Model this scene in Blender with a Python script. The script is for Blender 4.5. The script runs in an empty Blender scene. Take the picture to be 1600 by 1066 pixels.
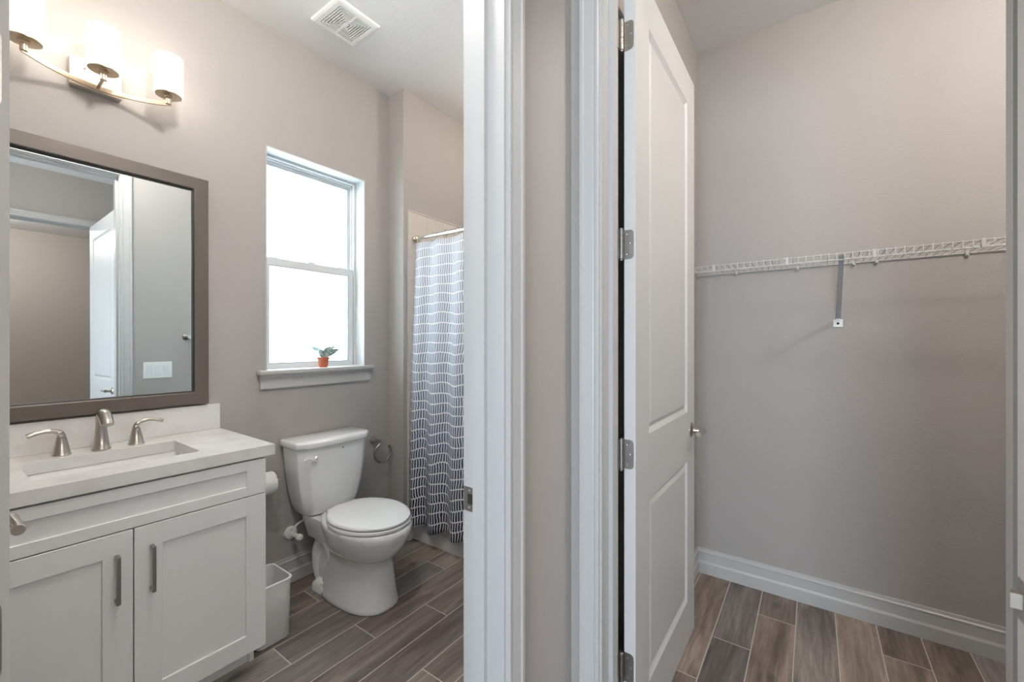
import bpy, bmesh, math, random
from mathutils import Vector, Matrix
random.seed(4)
PI = math.pi
S = bpy.context.scene
COL = S.collection

# ------------------------------------------------------------------ camera
EYE = 1.28
cam = bpy.data.cameras.new('camera')
cam.sensor_width = 36; cam.lens = 36 * 656 / 1600; cam.shift_y = 2 / 1600
cam.clip_start = 0.02
camo = bpy.data.objects.new('camera', cam); COL.objects.link(camo)
camo.location = (0, 0, EYE); camo.rotation_euler = (PI / 2, 0, math.atan(470 / 656))
S.camera = camo
# ------------------------------------------------------------------ world, exposure, lights
S.view_settings.view_transform = 'Standard'; S.view_settings.look = 'None'
S.view_settings.exposure = 0.30; S.view_settings.gamma = 1; S.view_settings.use_curve_mapping = False
W = bpy.data.worlds.new('sky'); S.world = W; W.use_nodes = True
bg = W.node_tree.nodes['Background']; bg.inputs[0].default_value = (0.80, 0.91, 1.0, 1); bg.inputs[1].default_value = 1.6

def area(name, loc, rot, sx, sy, power, color):
    l = bpy.data.lights.new(name, 'AREA'); l.shape = 'RECTANGLE'; l.size = sx; l.size_y = sy
    l.energy = power; l.color = color
    o = bpy.data.objects.new(name, l); COL.objects.link(o); o.location = loc; o.rotation_euler = rot
    return o
P_BACK, P_BATH, P_ROOM = 92, 30, 52
P_WIN, P_BED, E_VAN, P_VEST, P_CLO, P_SHO = 52, 12, 4.1, 8.0, 31, 8
area('daylight_bathroom', (-3.0, 1.34, 1.75), (0, -PI / 2, 0), 1.3, 0.75, P_WIN, (0.88, 0.94, 1.0))
area('daylight_bedroom', (4.24, -0.75, 1.45), (0, PI / 2, 0), 1.6, 1.2, P_BED, (0.78, 0.89, 1.0))
area('vestibule_fill', (0.40, -3.20, 1.30), (PI / 2, 0, 0), 1.2, 2.0, P_BACK, (0.76, 0.88, 1.0))  # added cool fill lamp, shining in through the made-up rear window

# ------------------------------------------------------------------ materials
def mat(name, color, rough=0.5, metal=0.0, bump=None, **kw):
    m = bpy.data.materials.new(name); m.use_nodes = True
    nt = m.node_tree; b = nt.nodes['Principled BSDF']
    b.inputs['Base Color'].default_value = (*color, 1); b.inputs['Roughness'].default_value = rough
    b.inputs['Metallic'].default_value = metal
    for k, v in kw.items(): b.inputs[k.replace('_', ' ')].default_value = v
    if bump:
        sc, st, dist = bump
        tc = nt.nodes.new('ShaderNodeTexCoord'); n = nt.nodes.new('ShaderNodeTexNoise')
        n.inputs['Scale'].default_value = sc; n.inputs['Detail'].default_value = 3
        bp = nt.nodes.new('ShaderNodeBump'); bp.inputs['Strength'].default_value = st; bp.inputs['Distance'].default_value = dist
        nt.links.new(tc.outputs['Object'], n.inputs['Vector']); nt.links.new(n.outputs['Fac'], bp.inputs['Height'])
        nt.links.new(bp.outputs['Normal'], b.inputs['Normal'])
    return m
def emis(name, color, strength):
    m = mat(name, (0.9, 0.9, 0.88), 0.4)
    b = m.node_tree.nodes['Principled BSDF']
    b.inputs['Emission Color'].default_value = (*color, 1); b.inputs['Emission Strength'].default_value = strength
    return m

M = {}
M['wall'] = mat('greige_wall_paint', (0.41, 0.388, 0.37), 0.75, bump=(170, 0.35, 0.002))
M['ceil'] = mat('ceiling_paint', (0.80, 0.80, 0.80), 0.85, bump=(60, 0.35, 0.003))
M['trim'] = mat('white_trim_paint', (0.52, 0.52, 0.515), 0.35)
M['door'] = mat('white_door_paint', (0.68, 0.68, 0.67), 0.4)
M['cab'] = mat('white_cabinet_lacquer', (0.78, 0.79, 0.79), 0.35)
M['nickel'] = mat('brushed_nickel', (0.55, 0.51, 0.46), 0.28, 1.0, bump=(300, 0.1, 0.0005))
M['nickel_dk'] = mat('satin_nickel_pull', (0.34, 0.33, 0.32), 0.35, 1.0)
M['hinge'] = mat('satin_nickel_hinge', (0.42, 0.40, 0.38), 0.36, 1.0)
M['chrome'] = mat('polished_chrome', (0.85, 0.85, 0.86), 0.08, 1.0)
M['gold'] = mat('champagne_metal', (0.62, 0.52, 0.40), 0.3, 1.0)
M['plate_m'] = mat('satin_back_plate', (0.72, 0.68, 0.62), 0.3, 0.8)
M['mirror'] = mat('mirror_glass', (0.84, 0.88, 0.88), 0.0, 1.0)
M['frame'] = mat('bronze_grey_frame', (0.135, 0.115, 0.10), 0.42, 0.25, bump=(200, 0.1, 0.0005))
M['black'] = mat('black_edge', (0.01, 0.01, 0.01), 0.4)
M['ceramic'] = mat('glazed_vitreous_china', (0.88, 0.885, 0.88), 0.08, Coat_Weight=0.4)
M['sinkm'] = mat('sink_china', (0.82, 0.82, 0.81), 0.12)
M['plastic'] = mat('white_plastic', (0.84, 0.84, 0.83), 0.35)
M['bin'] = mat('white_bin_plastic', (0.80, 0.80, 0.79), 0.45)
M['paper'] = mat('toilet_paper', (0.80, 0.80, 0.79), 0.95, bump=(120, 0.3, 0.001))
M['vinyl'] = mat('white_window_vinyl', (0.72, 0.74, 0.74), 0.3)
M['seal'] = mat('grey_window_seal', (0.30, 0.36, 0.38), 0.5)
M['tub'] = mat('tub_acrylic', (0.72, 0.71, 0.69), 0.15)
M['wire'] = mat('white_coated_wire', (0.54, 0.54, 0.53), 0.4)
M['brack'] = mat('grey_shelf_brace', (0.45, 0.45, 0.46), 0.45)
M['pot'] = mat('terracotta', (0.52, 0.14, 0.07), 0.7, bump=(90, 0.2, 0.001))
M['soil'] = mat('potting_soil', (0.03, 0.02, 0.015), 0.95, bump=(150, 0.8, 0.004))
M['dark'] = mat('dark_recess', (0.03, 0.025, 0.02), 0.8)
M['dark_open'] = mat('grille_recess', (0.02, 0.02, 0.02), 0.8)
M['shade'] = emis('opal_glass_lit', (1.0, 0.90, 0.78), E_VAN)
M['disc'] = emis('ceiling_diffuser_lit', (1.0, 0.84, 0.67), 6)
M['bed_wall'] = mat('bedroom_wall_paint', (0.46, 0.425, 0.395), 0.75, bump=(170, 0.35, 0.002))

def counter_mat():
    m = mat('white_quartz', (0.8, 0.8, 0.79), 0.16); nt = m.node_tree; b = nt.nodes['Principled BSDF']
    tc = nt.nodes.new('ShaderNodeTexCoord'); n = nt.nodes.new('ShaderNodeTexNoise'); n.inputs['Scale'].default_value = 5
    n.inputs['Detail'].default_value = 9; n.inputs['Distortion'].default_value = 1.6
    r = nt.nodes.new('ShaderNodeValToRGB'); r.color_ramp.elements[0].color = (0.70, 0.685, 0.67, 1); r.color_ramp.elements[0].position = 0.38
    r.color_ramp.elements[1].color = (0.76, 0.755, 0.745, 1); r.color_ramp.elements[1].position = 0.56
    nt.links.new(tc.outputs['Object'], n.inputs['Vector']); nt.links.new(n.outputs['Fac'], r.inputs[0]); nt.links.new(r.outputs[0], b.inputs['Base Color'])
    return m
M['quartz'] = counter_mat()

def leaf_mat():
    m = mat('grey_green_leaf', (0.25, 0.36, 0.31), 0.5); nt = m.node_tree; b = nt.nodes['Principled BSDF']
    tc = nt.nodes.new('ShaderNodeTexCoord'); n = nt.nodes.new('ShaderNodeTexNoise'); n.inputs['Scale'].default_value = 45
    r = nt.nodes.new('ShaderNodeValToRGB'); r.color_ramp.elements[0].color = (0.20, 0.32, 0.29, 1); r.color_ramp.elements[0].position = 0.40
    r.color_ramp.elements[1].color = (0.60, 0.68, 0.64, 1); r.color_ramp.elements[1].position = 0.55
    nt.links.new(tc.outputs['Object'], n.inputs['Vector']); nt.links.new(n.outputs['Fac'], r.inputs[0]); nt.links.new(r.outputs[0], b.inputs['Base Color'])
    return m
M['leaf'] = leaf_mat()

def frosted():
    m = bpy.data.materials.new('frosted_glass'); m.use_nodes = True; nt = m.node_tree
    nt.nodes.clear(); o = nt.nodes.new('ShaderNodeOutputMaterial')
    t = nt.nodes.new('ShaderNodeBsdfTranslucent'); t.inputs[0].default_value = (0.88, 0.95, 0.97, 1)
    g = nt.nodes.new('ShaderNodeBsdfGlass'); g.inputs['Roughness'].default_value = 0.45; g.inputs['IOR'].default_value = 1.25
    g.inputs[0].default_value = (0.93, 0.98, 1, 1)
    tc = nt.nodes.new('ShaderNodeTexCoord'); n = nt.nodes.new('ShaderNodeTexNoise'); n.inputs['Scale'].default_value = 90
    bp = nt.nodes.new('ShaderNodeBump'); bp.inputs['Strength'].default_value = 0.5; bp.inputs['Distance'].default_value = 0.002
    nt.links.new(tc.outputs['Object'], n.inputs['Vector']); nt.links.new(n.outputs['Fac'], bp.inputs['Height']); nt.links.new(bp.outputs[0], g.inputs['Normal'])
    x = nt.nodes.new('ShaderNodeMixShader'); x.inputs[0].default_value = 0.5
    nt.links.new(t.outputs[0], x.inputs[1]); nt.links.new(g.outputs[0], x.inputs[2]); nt.links.new(x.outputs[0], o.inputs[0])
    return m
M['frost'] = frosted()

def plank_mat():
    m = mat('wood_look_porcelain_plank', (0.2, 0.17, 0.15), 0.5); nt = m.node_tree; b = nt.nodes['Principled BSDF']
    N = nt.nodes.new; L = nt.links.new
    at = N('ShaderNodeAttribute'); at.attribute_name = 'plank'          # r: tone, g: hue, b: shift
    sep = N('ShaderNodeSeparateColor'); L(at.outputs['Color'], sep.inputs[0])
    tc = N('ShaderNodeTexCoord')
    off = N('ShaderNodeVectorMath'); off.operation = 'SCALE'; off.inputs['Scale'].default_value = 17.0
    L(at.outputs['Color'], off.inputs[0])
    ad = N('ShaderNodeVectorMath'); ad.operation = 'ADD'; L(tc.outputs['Object'], ad.inputs[0]); L(off.outputs[0], ad.inputs[1])
    mp = N('ShaderNodeMapping'); mp.inputs['Scale'].default_value = (9, 1.3, 1); L(ad.outputs[0], mp.inputs[0])
    n1 = N('ShaderNodeTexNoise'); n1.inputs['Scale'].default_value = 1.0; n1.inputs['Detail'].default_value = 4; n1.inputs['Distortion'].default_value = 1.3; L(mp.outputs[0], n1.inputs['Vector'])
    mp2 = N('ShaderNodeMapping'); mp2.inputs['Scale'].default_value = (60, 4, 1); L(ad.outputs[0], mp2.inputs[0])
    n2 = N('ShaderNodeTexNoise'); n2.inputs['Scale'].default_value = 1.6; n2.inputs['Detail'].default_value = 6; n2.inputs['Distortion'].default_value = 0.8; L(mp2.outputs[0], n2.inputs['Vector'])
    mp3 = N('ShaderNodeMapping'); mp3.inputs['Scale'].default_value = (7, 3.2, 1); L(ad.outputs[0], mp3.inputs[0])
    vo = N('ShaderNodeTexVoronoi'); vo.inputs['Scale'].default_value = 1.0; L(mp3.outputs[0], vo.inputs['Vector'])
    kr = N('ShaderNodeValToRGB'); kr.color_ramp.elements[0].position = 0.03; kr.color_ramp.elements[0].color = (0, 0, 0, 1)
    kr.color_ramp.elements[1].position = 0.17; kr.color_ramp.elements[1].color = (1, 1, 1, 1); L(vo.outputs['Distance'], kr.inputs[0])
    ca = N('ShaderNodeValToRGB'); e = ca.color_ramp.elements
    e[0].position = 0.34; e[0].color = (0.12, 0.099, 0.088, 1); e[1].position = 0.66; e[1].color = (0.30, 0.262, 0.238, 1)
    e2 = e.new(0.5); e2.color = (0.21, 0.182, 0.166, 1); L(n1.outputs['Fac'], ca.inputs[0])
    fr = N('ShaderNodeMapRange'); fr.inputs[1].default_value = 0.3; fr.inputs[2].default_value = 0.7; fr.inputs[3].default_value = 0.75; fr.inputs[4].default_value = 1.22; L(n2.outputs['Fac'], fr.inputs[0])
    tn = N('ShaderNodeMapRange'); tn.inputs[3].default_value = 0.78; tn.inputs[4].default_value = 1.35; L(sep.outputs[0], tn.inputs[0])
    kk = N('ShaderNodeMapRange'); kk.inputs[3].default_value = 0.45; kk.inputs[4].default_value = 1.0; L(kr.outputs[0], kk.inputs[0])
    m1 = N('ShaderNodeMath'); m1.operation = 'MULTIPLY'; L(fr.outputs[0], m1.inputs[0]); L(tn.outputs[0], m1.inputs[1])
    m2 = N('ShaderNodeMath'); m2.operation = 'MULTIPLY'; L(m1.outputs[0], m2.inputs[0]); L(kk.outputs[0], m2.inputs[1])
    hu = N('ShaderNodeMix'); hu.data_type = 'RGBA'; hu.inputs['A'].default_value = (1.10, 0.99, 0.90, 1); hu.inputs['B'].default_value = (0.95, 1.0, 1.03, 1); L(sep.outputs[1], hu.inputs['Factor'])
    v1 = N('ShaderNodeVectorMath'); v1.operation = 'MULTIPLY'; L(ca.outputs[0], v1.inputs[0]); L(hu.outputs['Result'], v1.inputs[1])
    v2 = N('ShaderNodeVectorMath'); v2.operation = 'SCALE'; L(v1.outputs[0], v2.inputs[0]); L(m2.outputs[0], v2.inputs['Scale'])
    L(v2.outputs[0], b.inputs['Base Color'])
    bp = N('ShaderNodeBump'); bp.inputs['Strength'].default_value = 0.15; bp.inputs['Distance'].default_value = 0.002; L(n2.outputs['Fac'], bp.inputs['Height']); L(bp.outputs[0], b.inputs['Normal'])
    return m
M['plank'] = plank_mat()
M['grout'] = mat('beige_grout', (0.60, 0.54, 0.48), 0.9)

def curtain_mat():
    m = mat('curtain_fabric', (0.5, 0.5, 0.5), 0.9); nt = m.node_tree; b = nt.nodes['Principled BSDF']
    N = nt.nodes.new; L = nt.links.new
    def math_(op, a, b_=None, c=None):
        n = N('ShaderNodeMath'); n.operation = op
        for i, v in enumerate((a, b_, c)):
            if v is None: continue
            if isinstance(v, (int, float)): n.inputs[i].default_value = v
            else: L(v, n.inputs[i])
        return n.outputs[0]
    uv = N('ShaderNodeUVMap'); sx = N('ShaderNodeSeparateXYZ'); L(uv.outputs[0], sx.inputs[0]); U, V = sx.outputs[0], sx.outputs[1]
    nz = N('ShaderNodeTexNoise'); nz.inputs['Scale'].default_value = 5.5; nz.inputs['Detail'].default_value = 1; L(uv.outputs[0], nz.inputs['Vector'])
    rv = math_('ADD', math_('DIVIDE', V, 0.0605), math_('MULTIPLY', math_('SUBTRACT', nz.outputs['Fac'], 0.5), 0.7))
    row = math_('FLOOR', rv); rf = math_('FRACT', rv)
    wn = N('ShaderNodeTexWhiteNoise'); wn.noise_dimensions = '1D'; L(row, wn.inputs['W'])
    nz2 = N('ShaderNodeTexNoise'); nz2.inputs['Scale'].default_value = 22; nz2.inputs['Detail'].default_value = 1; L(uv.outputs[0], nz2.inputs['Vector'])
    cu = math_('ADD', math_('ADD', math_('DIVIDE', U, 0.0165), math_('MULTIPLY', wn.outputs['Value'], 7.0)), math_('MULTIPLY', math_('SUBTRACT', nz2.outputs['Fac'], 0.5), 0.7))
    lean = math_('MULTIPLY', math_('SUBTRACT', math_('FRACT', math_('MULTIPLY', wn.outputs['Value'], 3.7)), 0.5), rf)
    cf = math_('FRACT', math_('ADD', cu, math_('MULTIPLY', lean, 0.8)))
    slat = math_('MULTIPLY', math_('GREATER_THAN', cf, 0.34), math_('MULTIPLY', math_('GREATER_THAN', rf, 0.09), math_('LESS_THAN', rf, 0.97)))
    # slat colour runs from pale grey at the top hem to navy at the bottom hem
    cr = N('ShaderNodeValToRGB'); e = cr.color_ramp.elements
    e[0].position = 0.06; e[0].color = (0.016, 0.020, 0.040, 1); e[1].position = 1.0; e[1].color = (0.42, 0.44, 0.48, 1)
    e2 = e.new(0.30); e2.color = (0.085, 0.115, 0.18, 1); e3 = e.new(0.62); e3.color = (0.27, 0.32, 0.39, 1); L(math_('DIVIDE', V, 1.85), cr.inputs[0])
    mx = N('ShaderNodeMix'); mx.data_type = 'RGBA'; mx.inputs['A'].default_value = (0.80, 0.80, 0.82, 1); L(cr.outputs[0], mx.inputs['B']); L(slat, mx.inputs['Factor'])
    L(mx.outputs['Result'], b.inputs['Base Color'])
    return m
M['curtain'] = curtain_mat()

def tile_mat():
    m = mat('white_wall_tile', (0.66, 0.62, 0.58), 0.15); nt = m.node_tree; b = nt.nodes['Principled BSDF']
    tc = nt.nodes.new('ShaderNodeTexCoord'); s = nt.nodes.new('ShaderNodeSeparateXYZ'); nt.links.new(tc.outputs['Object'], s.inputs[0])
    a = nt.nodes.new('ShaderNodeMath'); a.operation = 'ADD'; nt.links.new(s.outputs[0], a.inputs[0]); nt.links.new(s.outputs[1], a.inputs[1])
    c = nt.nodes.new('ShaderNodeCombineXYZ'); nt.links.new(s.outputs[2], c.inputs[0]); nt.links.new(a.outputs[0], c.inputs[1])
    br = nt.nodes.new('ShaderNodeTexBrick'); br.inputs['Scale'].default_value = 1; br.inputs['Brick Width'].default_value = 0.305; br.inputs['Row Height'].default_value = 0.152
    br.inputs['Mortar Size'].default_value = 0.0016; br.inputs['Color1'].default_value = (0.66, 0.62, 0.58, 1); br.inputs['Color2'].default_value = (0.65, 0.615, 0.575, 1); br.inputs['Mortar'].default_value = (0.52, 0.48, 0.44, 1)
    nt.links.new(c.outputs[0], br.inputs['Vector']); nt.links.new(br.outputs['Color'], b.inputs['Base Color'])
    return m
M['tile'] = tile_mat()

# ------------------------------------------------------------------ mesh helpers
class G:
    """collects shapes; o is the world point that becomes the local origin"""
    def __init__(s, o=(0, 0, 0)): s.bm = bmesh.new(); s.o = Vector(o)
    def box(s, x0, x1, y0, y1, z0, z1, bev=0, seg=2):
        x0, x1 = min(x0, x1), max(x0, x1); y0, y1 = min(y0, y1), max(y0, y1); z0, z1 = min(z0, z1), max(z0, z1)
        r = bmesh.ops.create_cube(s.bm, size=1)
        for v in r['verts']:
            v.co = Vector(((x0 + x1) / 2 + v.co.x * (x1 - x0), (y0 + y1) / 2 + v.co.y * (y1 - y0), (z0 + z1) / 2 + v.co.z * (z1 - z0)))
        if bev:
            ed = list({e for v in r['verts'] for e in v.link_edges})
            bmesh.ops.bevel(s.bm, geom=ed, offset=bev, segments=seg, profile=0.5, affect='EDGES')
        return s
    def loft(s, rings, cap0=True, cap1=True, close=True):
        R = [[s.bm.verts.new(p) for p in r] for r in rings]; n = len(R[0])
        for a, b in zip(R, R[1:]):
            for i in range(n if close else n - 1):
                j = (i + 1) % n
                try: s.bm.faces.new((a[i], a[j], b[j], b[i]))
                except ValueError: pass
        if cap0: s.bm.faces.new(R[0][::-1])
        if cap1: s.bm.faces.new(R[-1])
        return s
    def lathe(s, prof, c, axis=(0, 0, 1), seg=24, cap0=True, cap1=True):
        """prof: (radius, distance along axis)"""
        q = Vector((0, 0, 1)).rotation_difference(Vector(axis).normalized()); c = Vector(c)
        return s.loft([[c + q @ Vector((r * math.cos(2 * PI * i / seg), r * math.sin(2 * PI * i / seg), h)) for i in range(seg)] for r, h in prof], cap0, cap1)
    def cyl(s, p0, p1, r0, r1=None, seg=20):
        p0, p1 = Vector(p0), Vector(p1); L = (p1 - p0).length
        return s.lathe([(r0, 0), (r0 if r1 is None else r1, L)], p0, p1 - p0, seg)
    def tube(s, pts, rad, seg=12, flat=1.0):
        pts = [Vector(p) for p in pts]; n = len(pts)
        rad = rad if isinstance(rad, (list, tuple)) else [rad] * n
        rings = []; up = None
        for i, p in enumerate(pts):
            t = (pts[min(i + 1, n - 1)] - pts[max(i - 1, 0)]).normalized()
            if up is None: up = t.orthogonal().normalized() if abs(t.z) > 0.95 else Vector((0, 0, 1))
            a = (up - t * up.dot(t)).normalized(); up = a; b = t.cross(a)
            rings.append([p + (a * math.cos(2 * PI * k / seg) * flat + b * math.sin(2 * PI * k / seg)) * rad[i] for k in range(seg)])
        return s.loft(rings)
    def build(s, name, material, parent=None, smooth=None):
        bmesh.ops.recalc_face_normals(s.bm, faces=s.bm.faces)
        for v in s.bm.verts: v.co -= s.o
        me = bpy.data.meshes.new(name); s.bm.to_mesh(me); s.bm.free()
        me.materials.append(material)
        if smooth is not None:
            for p in me.polygons: p.use_smooth = True
            me.set_sharp_from_angle(angle=math.radians(smooth))
        o = bpy.data.objects.new(name, me); COL.objects.link(o)
        if parent: o.parent = parent
        else: o.location = s.o
        return o
def spline(pts, n=8):
    P = [Vector(p) for p in pts]; P = [P[0]] + P + [P[-1]]; out = []
    for i in range(1, len(P) - 2):
        a, b, c, d = P[i - 1:i + 3]
        for k in range(n):
            t = k / n
            out.append(0.5 * ((2 * b) + (c - a) * t + (2 * a - 5 * b + 4 * c - d) * t * t + (3 * b - a - 3 * c + d) * t ** 3))
    out.append(P[-2]); return out
def tag(o, label=None, cat=None, group=None, kind=None):
    if label: o['label'] = label
    if cat: o['category'] = cat
    if group: o['group'] = group
    if kind: o['kind'] = kind
    return o
def thing(name, loc, label, cat, rz=0, group=None, kind=None):
    o = bpy.data.objects.new(name, None); COL.objects.link(o); o.location = loc; o.rotation_euler = (0, 0, rz)
    return tag(o, label, cat, group, kind)
def struct(g, name, m, label, cat, smooth=None): return tag(g.build(name, m, smooth=smooth), label, cat, kind='structure')
def rrect(x0, x1, y0, y1, z, r, n=5):
    out = []
    for cx, cy, a0 in ((x1 - r, y1 - r, 0), (x0 + r, y1 - r, 90), (x0 + r, y0 + r, 180), (x1 - r, y0 + r, 270)):
        for k in range(n + 1):
            a = math.radians(a0 + 90 * k / n); out.append(Vector((cx + r * math.cos(a), cy + r * math.sin(a), z)))
    return out

# ------------------------------------------------------------------ key dimensions
XW = -2.27            # window wall face
XB = -0.69; XH = -0.57  # partition faces: bathroom side, hall side
BY0, BY1 = 0.015, 0.765  # bathroom doorway clear opening
DH = 2.43             # door opening height
CE = 2.90             # ceiling
YC0, YC1 = 1.09, 1.21  # closet front wall
CX0, CX1 = -0.475, 0.305  # closet doorway clear opening
YB = 2.52             # closet back wall
EX = 1.18             # entry wall
EY0, EY1 = 0.03, 0.955

# ------------------------------------------------------------------ shell
g = G(); bo = g.box
# floor: every plank a face on a grout bed
g.box(-2.6, 5.2, -3.3, 3.0, -0.12, 0.0)
fl = struct(g, 'floor', M['grout'], 'grey brown wood-look plank tile floor with pale grout lines', 'floor')
me = fl.data; bm = bmesh.new(); bm.from_mesh(me)
col = bm.loops.layers.color.new('plank')
me.materials.append(M['plank'])
PW, PL, J = 0.1475, 0.8615, {2: 1.132, 1: 0.845, 0: 1.42}
k = -17
while -0.21 + PW * k < 5.1:
    x0 = -0.21 + PW * k; x1 = x0 + PW; y = J[k % 3] - PL * 6
    while y < 2.95:
        gx = 0.0021; a, b_, c_, d_ = max(x0 + gx, -2.6), min(x1 - gx, 5.2), max(y + gx, -3.3), min(y + PL - gx, 3.0)
        if a < b_ and c_ < d_:
            f = bm.faces.new([bm.verts.new(p) for p in ((a, c_, 0.0006), (b_, c_, 0.0006), (b_, d_, 0.0006), (a, d_, 0.0006))])
            f.material_index = 1; cc = (random.random(), random.random(), random.random(), 1)
            for lp in f.loops: lp[col] = cc
        y += PL
    k += 1
bm.to_mesh(me); bm.free()

struct(G().box(-2.6, 5.2, -3.3, 3.0, CE, CE + 0.12), 'ceiling', M['ceil'], 'smooth white ceiling over bathroom and closet', 'ceiling')
# window wall with its opening
WY0, WY1, WZ0, WZ1 = 1.010, 1.594, 1.125, 2.290
g = G(); xo = XW - 0.16
g.box(xo, XW, -0.22, WY0, 0, CE).box(xo, XW, WY1, 2.80, 0, CE).box(xo, XW, WY0, WY1, 0, WZ0).box(xo, XW, WY0, WY1, WZ1, CE)
bmesh.ops.remove_doubles(g.bm, verts=g.bm.verts, dist=1e-5)
struct(g, 'wall_left', M['wall'], 'greige bathroom wall holding the mirror and the frosted window', 'wall')
struct(G().box(XW + 0.0005, -2.125, 1.775, 2.645, 0, CE), 'wall_shower_side', M['wall'], 'greige wall jutting out beside the shower curtain', 'wall')
struct(G().box(xo, XB, 2.645, 2.80, 0, CE), 'wall_shower_back', M['wall'], 'greige wall behind the tub and curtain', 'wall')
struct(G().box(xo, XH, -0.24, -0.10, 0, CE), 'wall_near', M['wall'], 'greige bathroom wall behind the open bathroom door', 'wall')
g = G(); g.box(XB, XH, -0.10, BY0 - 0.018, 0, CE).box(XB, XH, BY1 + 0.018, YC1, 0, CE).box(XB, XH, BY0 - 0.018, BY1 + 0.018, DH + 0.018, CE)
g.box(XB, -0.53, YC1, 2.80, 0, CE)
struct(g, 'wall_middle', M['wall'], 'greige partition wall between the bathroom doorway and the closet doorway', 'wall')
g = G(); g.box(XH, CX0 - 0.018, YC0, YC1, 0, CE).box(CX1 + 0.018, 1.45, YC0, YC1, 0, CE).box(CX0 - 0.018, CX1 + 0.018, YC0, YC1, DH + 0.018, CE)
struct(g, 'wall_closet_front', M['wall'], 'greige wall around the closet doorway', 'wall')
struct(G().box(-0.53, 1.45, YB, 2.66, 0, CE), 'wall_closet_back', M['wall'], 'blank greige closet wall behind the wire shelf', 'wall')
struct(G().box(1.30, 1.45, YC1, YB, 0, CE), 'wall_closet_right', M['wall'], 'greige side wall of the closet beyond the doorway', 'wall')
g = G(); g.box(-0.57, -.22, -3.12, -3.00, 0, CE).box(1.02, EX, -3.12, -3.00, 0, CE).box(-.22, 1.02, -3.12, -3.00, 0, .28).box(-.22, 1.02, -3.12, -3.00, 2.32, CE)  # opening invented to let the rear fill lamp in
struct(g, 'wall_behind', M['wall'], 'greige vestibule wall behind the viewpoint with an added window opening', 'wall')
g = G(); 
for a in ((-.22, -.18, .28, 2.32), (.98, 1.02, .28, 2.32), (-.18, .98, .28, .32), (-.18, .98, 2.28, 2.32), (-.18, .98, 1.285, 1.315)): g.box(a[0], a[1], -3.09, -3.04, a[2], a[3])
struct(g, 'window_added', M['vinyl'], 'made-up white framed window at the back of the vestibule, added for fill light', 'window')  # unseen window, made up so cool fill reaches the closet
struct(G().box(-0.69, -0.57, -3.12, -0.24, 0, CE), 'wall_vestibule_side', M['wall'], 'short greige vestibule wall beside the bathroom doorway', 'wall')
g = G(); g.box(EX, EX + 0.12, -3.12, EY0 - 0.018, 0, CE).box(EX, EX + 0.12, EY1 + 0.018, YC0, 0, CE).box(EX, EX + 0.12, EY0 - 0.018, EY1 + 0.018, DH + 0.018, CE)
struct(g, 'wall_entry', M['wall'], 'grey green shaded wall above the entry door frame seen in the mirror', 'wall')
g = G(); g.box(EX + 0.12, 5.1, -1.65, -1.53, 0, CE).box(EX + 0.12, 5.1, 2.66, 2.78, 0, CE).box(4.3, 4.42, -1.53, 2.66, 0, CE)
struct(g, 'wall_bedroom', M['bed_wall'], 'beige bedroom wall seen through the entry doorway in the mirror', 'wall')

# ------------------------------------------------------------------ trim
CAS = [(0, 0), (0, .009), (.003, .0115), (.010, .0115), (.0135, .0092), (.017, .0105), (.042, .0135), (.045, .0165), (.054, .0165), (.057, .014), (.057, 0)]
def casing(g, ax, a0, a1, top, n, sg):
    """three-sided mitred casing round an opening; ax: axis the opening runs along, n: wall face, sg: side it stands out to"""
    rv = 0.006; rings = []
    for which in range(4):
        r = []
        for w, t in CAS:
            w += rv
            a = a0 - w if which < 2 else a1 + w; z = 0 if which in (0, 3) else top + w
            r.append(Vector((a, n + sg * t, z)) if ax == 'x' else Vector((n + sg * t, a, z)))
        rings.append(r)
    g.loft(rings)
def jamb(g, ax, a0, a1, top, n0, n1, stop):
    th = 0.018
    def B(p0, p1, q0, q1, z0, z1):
        if ax == 'x': g.box(p0, p1, q0, q1, z0, z1)
        else: g.box(q0, q1, p0, p1, z0, z1)
    B(a0 - th, a0, n0, n1, 0, top); B(a1, a1 + th, n0, n1, 0, top); B(a0 - th, a1 + th, n0, n1, top, top + th)
    s0, s1 = stop
    B(a0, a0 + .012, s0, s1, 0, top); B(a1 - .012, a1, s0, s1, 0, top); B(a0 + .012, a1 - .012, s0, s1, top - .012, top)
def doorframe(name, label, ax, a0, a1, n0, n1, stop):
    g = G(); jamb(g, ax, a0, a1, DH, n0, n1, stop); casing(g, ax, a0, a1, DH, n0, -1); casing(g, ax, a0, a1, DH, n1, 1)
    return struct(g, name, M['trim'], label, 'door frame')
tr1 = doorframe('trim_1', 'white moulded frame of the bathroom doorway with a strike plate', 'y', BY0, BY1, XB, XH, (-.654, -.619))
tr2 = doorframe('trim_2', 'white moulded frame of the closet doorway with hinges', 'x', CX0, CX1, YC0, YC1, (1.139, 1.174))
tr3 = doorframe('trim_3', 'white frame of the entry doorway reflected in the mirror', 'y', EY0, EY1, EX, EX + .12, (EX + .048, EX + .083))
# strike plate on the bathroom jamb
g = G(); yj = BY1 - 0.0012
z0, z1 = .872, .93
g.box(-.692, -.661, yj, BY1 + .001, z0, z1)
sp = g.build('strike_plate', M['hinge'], tr1); sp['label'] = 'satin nickel strike plate'
g = G(); g.box(-.679, -.664, yj - .0004, yj + .0002, .889, .914); g.build('latch_hole', M['dark'], sp)
for zz in (.881, .922):
    g = G(); g.lathe([(.0032, 0), (.0022, .0008)], (-.6745, yj, zz), (0, -1, 0), 10); g.build('screw', M['chrome'], sp)

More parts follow.
